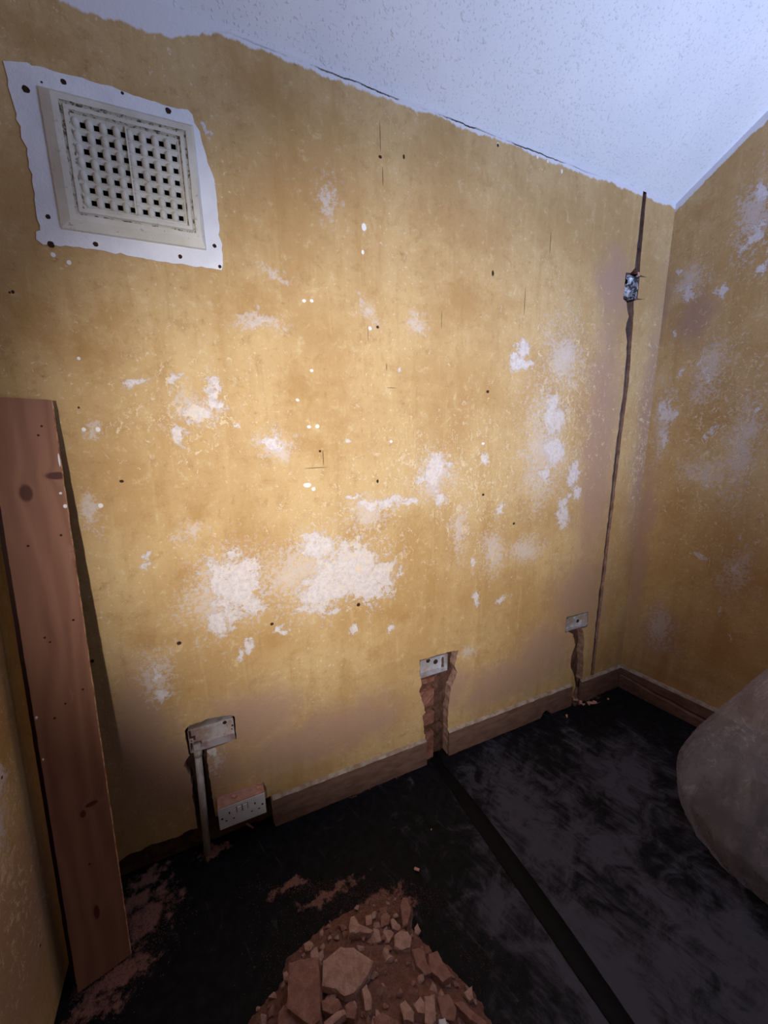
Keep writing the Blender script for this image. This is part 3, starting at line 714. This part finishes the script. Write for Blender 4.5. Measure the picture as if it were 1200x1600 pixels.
def pdist(x, y):
    ins_ = False; dm = 9; n = len(poly)
    for i in range(n):
        ax, ay = poly[i]; bx, by = poly[(i+1) % n]
        if (ay > y) != (by > y) and x < (bx-ax)*(y-ay)/(by-ay)+ax: ins_ = not ins_
        dx, dy = bx-ax, by-ay; tt = max(0, min(1, ((x-ax)*dx+(y-ay)*dy)/(dx*dx+dy*dy)))
        dm = min(dm, math.hypot(x-ax-tt*dx, y-ay-tt*dy))
    return dm if ins_ else -dm
def hm(x, y):
    d_ = pdist(x, y)
    if d_ < -.02: return -.004
    s = max(0, min(1, (d_+.01)/.26)); s = math.sin(s*math.pi/2)
    return s*.085 + .011*nz(x*22, y*22) * min(1, max(0, d_*20)) + (.0045*nz(x*70, y*70) if d_ > -.01 else 0) - (.003 if d_ < 0 else 0)
G = 130; gx = (-.14, .5); gy = (-1.05, -.28); V = []; F = []
H = {}
for j in range(G+1):
    for i in range(G+1):
        x = gx[0]+(gx[1]-gx[0])*i/G; y = gy[0]+(gy[1]-gy[0])*j/G; H[i, j] = hm(x, y); V.append((x, y, H[i, j]))
for j in range(G):
    for i in range(G):
        if max(H[i, j], H[i+1, j], H[i, j+1], H[i+1, j+1]) > -.002: F.append((j*(G+1)+i, j*(G+1)+i+1, (j+1)*(G+1)+i+1, (j+1)*(G+1)+i))
mo = mesh_obj('brick_dust_heap', V, F, [dustm], None, None, True)
tag(mo, 'low heap of reddish brown brick and plaster dust on black floor', 'rubble', None, 'stuff')
def on_heap(px, py, lift=0):
    z = 0
    for _ in range(8):
        p = Fl(px, py, z); z = .5*z+.5*(max(0, hm(p.x, p.y))+lift)
    return Fl(px, py, z)
def heap_normal(x, y):
    e = .03; n = Vector((-(hm(x+e, y)-hm(x-e, y))/(2*e), -(hm(x, y+e)-hm(x, y-e))/(2*e), 1)); return n.normalized()
def chunk(cpts, th, label, mat, name='rubble_piece', cat='rubble', group=None, tilt=(0, 0), lift=.5):
    """a broken slab whose upper face follows measured outline; th = thickness"""
    pts = [rc(*p) for p in cpts]; cx_ = sum(p[0] for p in pts)/len(pts); cy_ = sum(p[1] for p in pts)/len(pts)
    c = on_heap(cx_, cy_, th*lift)
    n = (heap_normal(c.x, c.y)*.6+Vector((tilt[0], tilt[1], .7))).normalized()
    top = []
    for p in pts:
        d_ = ray(*p); k = (c-CAM).dot(n)/d_.dot(n); top.append(CAM+d_*k)
    bm = bmesh.new()
    # densified rim
    rim = []
    for a, b in zip(top, top[1:]+top[:1]):
        k = max(1, int((b-a).length/.008)); rim += [a.lerp(b, i/k) for i in range(k)]
    cen = sum(rim, Vector())/len(rim)
    layers = [(0.90, 0.0), (.985, -.001), (1.0, -.28*th), (1.03, -.7*th), (.95, -1.0*th)]
    vs = []
    for li, (s, dz_) in enumerate(layers):
        row = []
        for q in rim:
            w_ = cen+(q-cen)*s+n*dz_
            j = nz(w_.x*110, w_.y*110, w_.z*110+li)*.0022+nz(w_.x*45, w_.y*45, w_.z*45+li*3)*.003*(1 if li > 1 else .3)
            w_ = w_+(q-cen).normalized()*j+n*(nz(w_.x*70, w_.y*70, 3+li)*.0015)
            row.append(bm.verts.new(w_-c))
        vs.append(row)
    m_ = len(rim)
    for a, b in zip(vs, vs[1:]):
        for i in range(m_): bm.faces.new((a[i], a[(i+1) % m_], b[(i+1) % m_], b[i]))
    tc_ = bm.verts.new(cen-c+n*.001)
    for i in range(m_): bm.faces.new((tc_, vs[0][(i+1) % m_], vs[0][i]))
    bm.faces.new(vs[-1])
    o = bm_obj(name, bm, [mat]); o.location = c
    return tag(o, label, cat, group)
# pieces that can be told apart
chunk([(395,440),(470,378),(525,382),(612,440),(585,500),(530,575),(485,590),(450,560),(388,545)], .026, 'largest flat five sided slab of plaster in the middle of the heap', rub2, tilt=(-.05, -.12), lift=.9)
chunk([(248,445),(300,432),(372,420),(382,520),(380,690),(345,720),(240,640)], .044, 'long upright brick block at the left side of the heap', rub, tilt=(-.1, -.05), lift=1.0)
chunk([(205,655),(240,615),(290,605),(330,650),(355,730),(200,740)], .030, 'rounded lump below the long brick block, at the frame bottom', rub, lift=.8)
chunk([(512,250),(528,246),(548,282),(610,308),(600,322),(550,318),(505,322),(505,290)], .026, 'chipped block with a pale top behind the largest slab', rub2, lift=1.1, tilt=(0, -.1))
chunk([(700,330),(725,310),(755,315),(775,345),(765,380),(730,392),(700,375)], .022, 'round pale plaster lump on the right upper slope', rub2, lift=.8)
chunk([(682,262),(695,256),(728,300),(715,314),(690,300)], .014, 'narrow pale chip leaning above the round plaster lump', rub2, lift=1.0)
chunk([(784,300),(797,276),(812,312),(800,330),(786,322)], .016, 'small pale pointed stone lying just right of the heap', rub2, lift=.6)
chunk([(842,408),(882,394),(905,440),(948,505),(905,530),(862,488),(848,470)], .024, 'large angular brick piece on the right edge of the heap', rub, lift=.8)
chunk([(770,392),(805,380),(828,400),(835,440),(858,488),(830,500),(795,460)], .022, 'sloping slab beside the large angular brick piece', rub, lift=.7)
chunk([(722,205),(735,168),(755,172),(770,225),(755,285),(735,290),(730,240)], .018, 'upright thin brick flake at the top right of the heap', rub, lift=.8)
chunk([(575,245),(600,240),(602,280),(578,290)], .016, 'small square chip behind the block with the pale top', rub2, lift=1.0)
chunk([(638,250),(660,228),(684,250),(672,285),(642,298)], .018, 'dark chip between the top block and the round lump', rub, lift=.6)
chunk([(560,560),(580,535),(602,600),(602,650),(575,652)], .020, 'tall thin wedge standing right of the largest slab', rub2, lift=.9, tilt=(.2, 0))
chunk([(388,610),(420,592),(462,598),(475,640),(440,668),(390,652)], .026, 'squarish block just below the largest slab', rub, lift=.8)
chunk([(398,700),(455,655),(485,645),(490,665),(430,715),(405,730)], .018, 'pale finger shaped shard at the bottom of the heap', rub2, lift=1.1)
chunk([(828,590),(870,580),(876,690),(850,720),(828,700)], .026, 'tall pale upright shard in the lower right of the heap', rub2, lift=1.0)
chunk([(780,625),(810,592),(832,620),(830,665),(800,660)], .026, 'dark sided block beside the tall pale upright shard', rub2, lift=1.0, tilt=(.25, 0))
chunk([(722,625),(745,605),(785,660),(778,700),(740,690)], .022, 'slanting shard left of the dark sided block', rub2, lift=.9, tilt=(-.2, 0))
chunk([(995,575),(1030,545),(1036,600),(1020,612)], .014, 'pointed triangular chip on the far right edge of the heap', rub2, lift=.9)
chunk([(955,620),(985,608),(1040,660),(1095,700),(1080,725),(1020,690)], .022, 'long diagonal brick splinter at the bottom right of the heap', rub, lift=.9)
chunk([(312,368),(335,352),(356,368),(345,395),(318,392)], .018, 'small round pale lump at the upper left rim of the heap', rub2, lift=.7)
chunk([(340,400),(368,376),(378,420),(376,480),(345,470)], .022, 'thin upright flake leaning on the long brick block', rub2, lift=1.1)
chunk([(224,490),(240,480),(250,505),(244,525),(226,520)], .014, 'small pebble left of the long brick block', rub2, lift=.7)
chunk([(880,590),(930,580),(965,640),(960,700),(900,680)], .024, 'broad dark brown chunk right of the tall pale shard', rub, lift=.7)
chunk([(488,630),(520,605),(540,640),(530,690),(495,680)], .024, 'dark lump in the hollow below the largest slab', rub, lift=.6)
chunk([(608,680),(650,660),(700,690),(690,740),(620,740)], .022, 'flat brown piece at the bottom middle of the heap', rub, lift=.6)
chunk([(890,690),(915,682),(925,720),(895,730)], .012, 'tiny white flint at the bottom edge right of the heap', white_mat, lift=1.2)
# small look-alike fragments
protos = []
def hull_mesh(seed, sx, sy, sz):
    rnd = random.Random(seed); bm = bmesh.new()
    for _ in range(13):
        v = Vector((rnd.uniform(-1, 1), rnd.uniform(-1, 1), rnd.uniform(-1, 1)))
        bm.verts.new((v.x*sx, v.y*sy, v.z*sz))
    r_ = bmesh.ops.convex_hull(bm, input=bm.verts)
    bmesh.ops.delete(bm, geom=[v for v in bm.verts if not v.link_faces], context='VERTS')
    bmesh.ops.bevel(bm, geom=list(bm.edges), offset=.0008, segments=1, affect='EDGES')
    bmesh.ops.recalc_face_normals(bm, faces=bm.faces)
    me = bpy.data.meshes.new('fragment'); bm.to_mesh(me); bm.free(); return me
for k in range(8):
    me = hull_mesh(k, .016, .009+.004*(k % 3), .007); me.materials.append([rub, rub2][k % 2]); protos.append(me)
rnd = random.Random(5); placed = []
tries = 0
while len(placed) < 130 and tries < 4000:
    tries += 1
    px, py = rnd.uniform(385, 770), rnd.uniform(1405, 1610)
    p = on_heap(px, py)
    dd = pdist(p.x, p.y)
    if dd < -.004 or any((p-q).length < .014 for q in placed): continue
    placed.append(p)
    o = bpy.data.objects.new('rubble_fragment', protos[rnd.randrange(8)]); C.objects.link(o)
    s = rnd.uniform(.35, 1.0)*(.7 if dd < .03 else 1)
    o.scale = (s, s, s); o.rotation_euler = (rnd.uniform(-.5, .5), rnd.uniform(-.5, .5), rnd.uniform(0, 6.28)); o.location = (p.x, p.y, max(0, hm(p.x, p.y))+.004*s)
    tag(o, 'small brown plaster fragment among the larger pieces in the rubble heap', 'rubble', 'small fragments in the rubble heap')
# loose grit round the heap and at the foot of the boards
V = []; F = []
def grain(x, y, z, s):
    b = len(V); a = rnd.uniform(0, 6.28)
    for k in range(3): V.append((x+s*math.cos(a+k*2.1), y+s*math.sin(a+k*2.1), z))
    V.append((x, y, z+s*1.2)); F.extend([(b, b+1, b+3), (b+1, b+2, b+3), (b+2, b, b+3), (b, b+2, b+1)])
for cx_, cy_, sx_, sy_, n_ in ((520,1390,55,9,700),(465,1386,35,7,250),(600,1408,45,14,900),(635,1400,22,10,400),(560,1420,60,14,900),(450,1520,30,45,500),(740,1530,40,45,500),(600,1480,90,50,900)):
    for _ in range(n_):
        px, py = rnd.gauss(cx_, sx_), rnd.gauss(cy_, sy_)
        if py > 1640: continue
        p = on_heap(px, py); grain(p.x, p.y, max(0, hm(p.x, p.y)), rnd.uniform(.0005, .0016))
for _ in range(2500):
    q = rnd.random(); px, py = 130+(250-130)*q+rnd.gauss(0, 24), 1570-(170)*q+rnd.gauss(0, 22)
    p = Fl(px, py)
    if p.x > XL+.02 and p.y < -.02: grain(p.x, p.y, 0, rnd.uniform(.0006, .002))
tag(mesh_obj('brick_grit', V, F, [dustm]), 'fine brown grit sprinkled round the heap and the board feet', 'grit', None, 'stuff')

# ------------------------------------------------------------------ crumbs on the floor and socket
crumb = simple('pink_plaster_crumb', srgb(226, 176, 152), srgb(206, 150, 128), 80, .95, bump=.4, bscale=150)
cmesh = []
for k in range(5):
    me = hull_mesh(40+k, .011, .008, .006); me.materials.append(crumb); cmesh.append(me)
def crumb_at(px, py, s, label, k, mat=None, z=None, group=None):
    p = Fl(px, py)
    o = bpy.data.objects.new('plaster_crumb', cmesh[k % 5]); C.objects.link(o)
    o.scale = (s, s, s); o.rotation_euler = (0, 0, k*1.3); o.location = (p.x, p.y, .0052*s)
    tag(o, label, 'plaster crumb', group)
g = 'pink crumbs spilled below the right chase'
for k, (x, y, s) in enumerate(((968,385,.9),(976,400,1.2),(985,408,1.2),(996,406,.9),(1018,420,1.2),(1028,430,1.0),(1058,428,1.3),(1076,428,1.5),(1094,426,1.3))):
    crumb_at(620+x/3.529, 980+y/3.529, s, 'pink plaster crumb in the spill on the floor below the right chase', k, group=g)
crumb_at(620+1047/3.529, 980+386/3.529, .9, 'single pink crumb just behind the spill below the right chase', 3)
crumb_at(620+1168/3.529, 980+399/3.529, .7, 'lone tiny crumb on the black floor nearest the room corner', 4)
crumb_at(620+937/3.529, 980+496/3.529, 1.0, 'pale crumb alone on the floor in front of the spill', 1)
crumb_at(620+797/3.529, 980+462/3.529, 1.5, 'pinkish lump by the broken notch in the skirting', 2)
crumb_at(620+352/3.529, 980+648/3.529, 1.0, 'pale crumb at the skirting foot right of the middle chase', 3)
crumb_at(620+402/3.529, 980+622/3.529, .7, 'tiny crumb at the skirting foot, second right of the middle chase', 0)
crumb_at(651, 1361, .85, 'pale two lobed crumb alone on the black floor behind the heap', 2)
crumb_at(674, 1297, .35, 'white speck on the black floor left of the tape strip', 1)
for k, (x, y, lab, s) in enumerate(((690, 872, 'plaster crumb on the dusty top of the socket, nearer its left end', 1.0), (893, 785, 'plaster crumb on the dusty top of the socket at its right end', 1.1))):
    x_, z_ = W(240+x/5.4545, 1080+y/5.4545, -.02)
    o = bpy.data.objects.new('plaster_crumb', cmesh[k]); C.objects.link(o); o.location = (x_, -.02, sz1+.006); o.scale = (s, s, s)
    tag(o, lab, 'plaster crumb')
bm = bmesh.new(); a = Fl(240+785/5.4545, 1080+1125/5.4545, .006); b = Fl(240+850/5.4545, 1080+1165/5.4545, .004)
add_cyl(bm, a, b, .004, 5, 0, .0028); tag(bm_obj('wood_splinter', bm, [raw]), 'short pale wood splinter on the floor under the socket', 'splinter')
bm = bmesh.new(); add_box(bm, (1.643, .001, 1.888), (1.660, .016, 1.902), 0, .002)
tag(bm_obj('brick_chip', bm, [pinkdust]), 'orange brick chip wedged above the shiny high box', 'brick chip')

# ------------------------------------------------------------------ draped plastic
t = NT('dusty_clear_plastic')
n1 = t.noise(5, 6, .65, dist=.8); n2 = t.noise(1, 6, .7, stretch=(4, 4, 22)); n3 = t.noise(30, 6, .7)
rg = t.noise(1, 5, .6, stretch=(7, 7, 3.5), dist=1.0)
ridge = t.math('MULTIPLY', t.step(t.math('ABSOLUTE', t.math('SUBTRACT', rg, .5)), .02, .0), t.step(n1, .46, .6))
cloud = t.math('ADD', t.step(t.math('ADD', t.math('MULTIPLY', n1, .7), t.math('MULTIPLY', n3, .3)), .2, .8), t.math('MULTIPLY', ridge, .6))
dif = t.n.new('ShaderNodeBsdfDiffuse'); trl = t.n.new('ShaderNodeBsdfTranslucent'); trp = t.n.new('ShaderNodeBsdfTransparent'); glo = t.n.new('ShaderNodeBsdfGlossy')
dif.inputs[0].default_value = srgb(222, 220, 238); trl.inputs[0].default_value = srgb(150, 148, 166); trp.inputs[0].default_value = (.86, .85, .88, 1)
glo.inputs[0].default_value = (.8, .8, .85, 1); glo.inputs['Roughness'].default_value = .35
def mixs(f, a, b):
    m = t.n.new('ShaderNodeMixShader'); t.put(f, m.inputs[0]); t.l.new(a, m.inputs[1]); t.l.new(b, m.inputs[2]); return m.outputs[0]
sh = mixs(.3, dif.outputs[0], trl.outputs[0]); sh = mixs(.08, sh, glo.outputs[0])
sh = mixs(t.math('MULTIPLY_ADD', cloud, .36, .14), trp.outputs[0], sh)
bpn = t.n.new('ShaderNodeBump'); bpn.inputs['Strength'].default_value = .25; bpn.inputs['Distance'].default_value = .004
t.l.new(t.math('ADD', t.math('ADD', n1, t.math('MULTIPLY', ridge, .5)), t.math('MULTIPLY', n2, .6)), bpn.inputs['Height'])
for nd in (dif, glo, trl): t.l.new(bpn.outputs[0], nd.inputs['Normal'])
t.l.new(sh, t.n['Material Output'].inputs['Surface'])
plastic_mat = t.m
NR, NA = 110, 320; V = []; F = []
BC = Vector((1.60, -.80, 0)); TOPZ = .78
for i in range(NR+1):
    s = i/NR; z = TOPZ*s
    rr = .335+.05*math.sin(min(1, s/.28)*math.pi*.5) - .35*max(0, s-.16)**1.0
    if s < .05: rr -= .03*(1-s/.05)
    for k in range(NA):
        a = 2*math.pi*k/NA
        fold = .018*nz(math.cos(a)*3, math.sin(a)*3, z*1.5)+.010*nz(math.cos(a)*9, math.sin(a)*9, z*3)+.005*nz(math.cos(a)*22, math.sin(a)*22, z*5)
        rid = lambda q, h: (1-abs(nz(math.cos(a+z*.5)*q+h, math.sin(a+z*.5)*q, z*.25+h)))**5
        fold = .016*nz(math.cos(a)*2.6, math.sin(a)*2.6, z*1.2)+.004*nz(math.cos(a)*9, math.sin(a)*9, z*1.0)+.006*rid(4.5, 1)+.003*rid(9, 7)-.004
        r_ = (rr+fold)
        cx_, cy_ = BC.x+.10*s, BC.y-.02*s
        x = cx_+r_*math.cos(a)*(1.0 if math.cos(a) < 0 else .72); y = cy_+r_*math.sin(a)*.95
        V.append((x, y, z+.003+.006*nz(math.cos(a)*12, math.sin(a)*12)*(1-s)+(.0 if i else .0)))
for i in range(NR):
    for k in range(NA): F.append((i*NA+k, i*NA+(k+1) % NA, (i+1)*NA+(k+1) % NA, (i+1)*NA+k))
V.append((BC.x+.10, BC.y-.02, TOPZ+.05))
for k in range(NA): F.append((NR*NA+k, NR*NA+(k+1) % NA, len(V)-1))
tag(mesh_obj('plastic_sheet', V, F, [plastic_mat], None, None, True), 'dusty translucent plastic sheeting bulging over the floor at the right', 'plastic sheet')
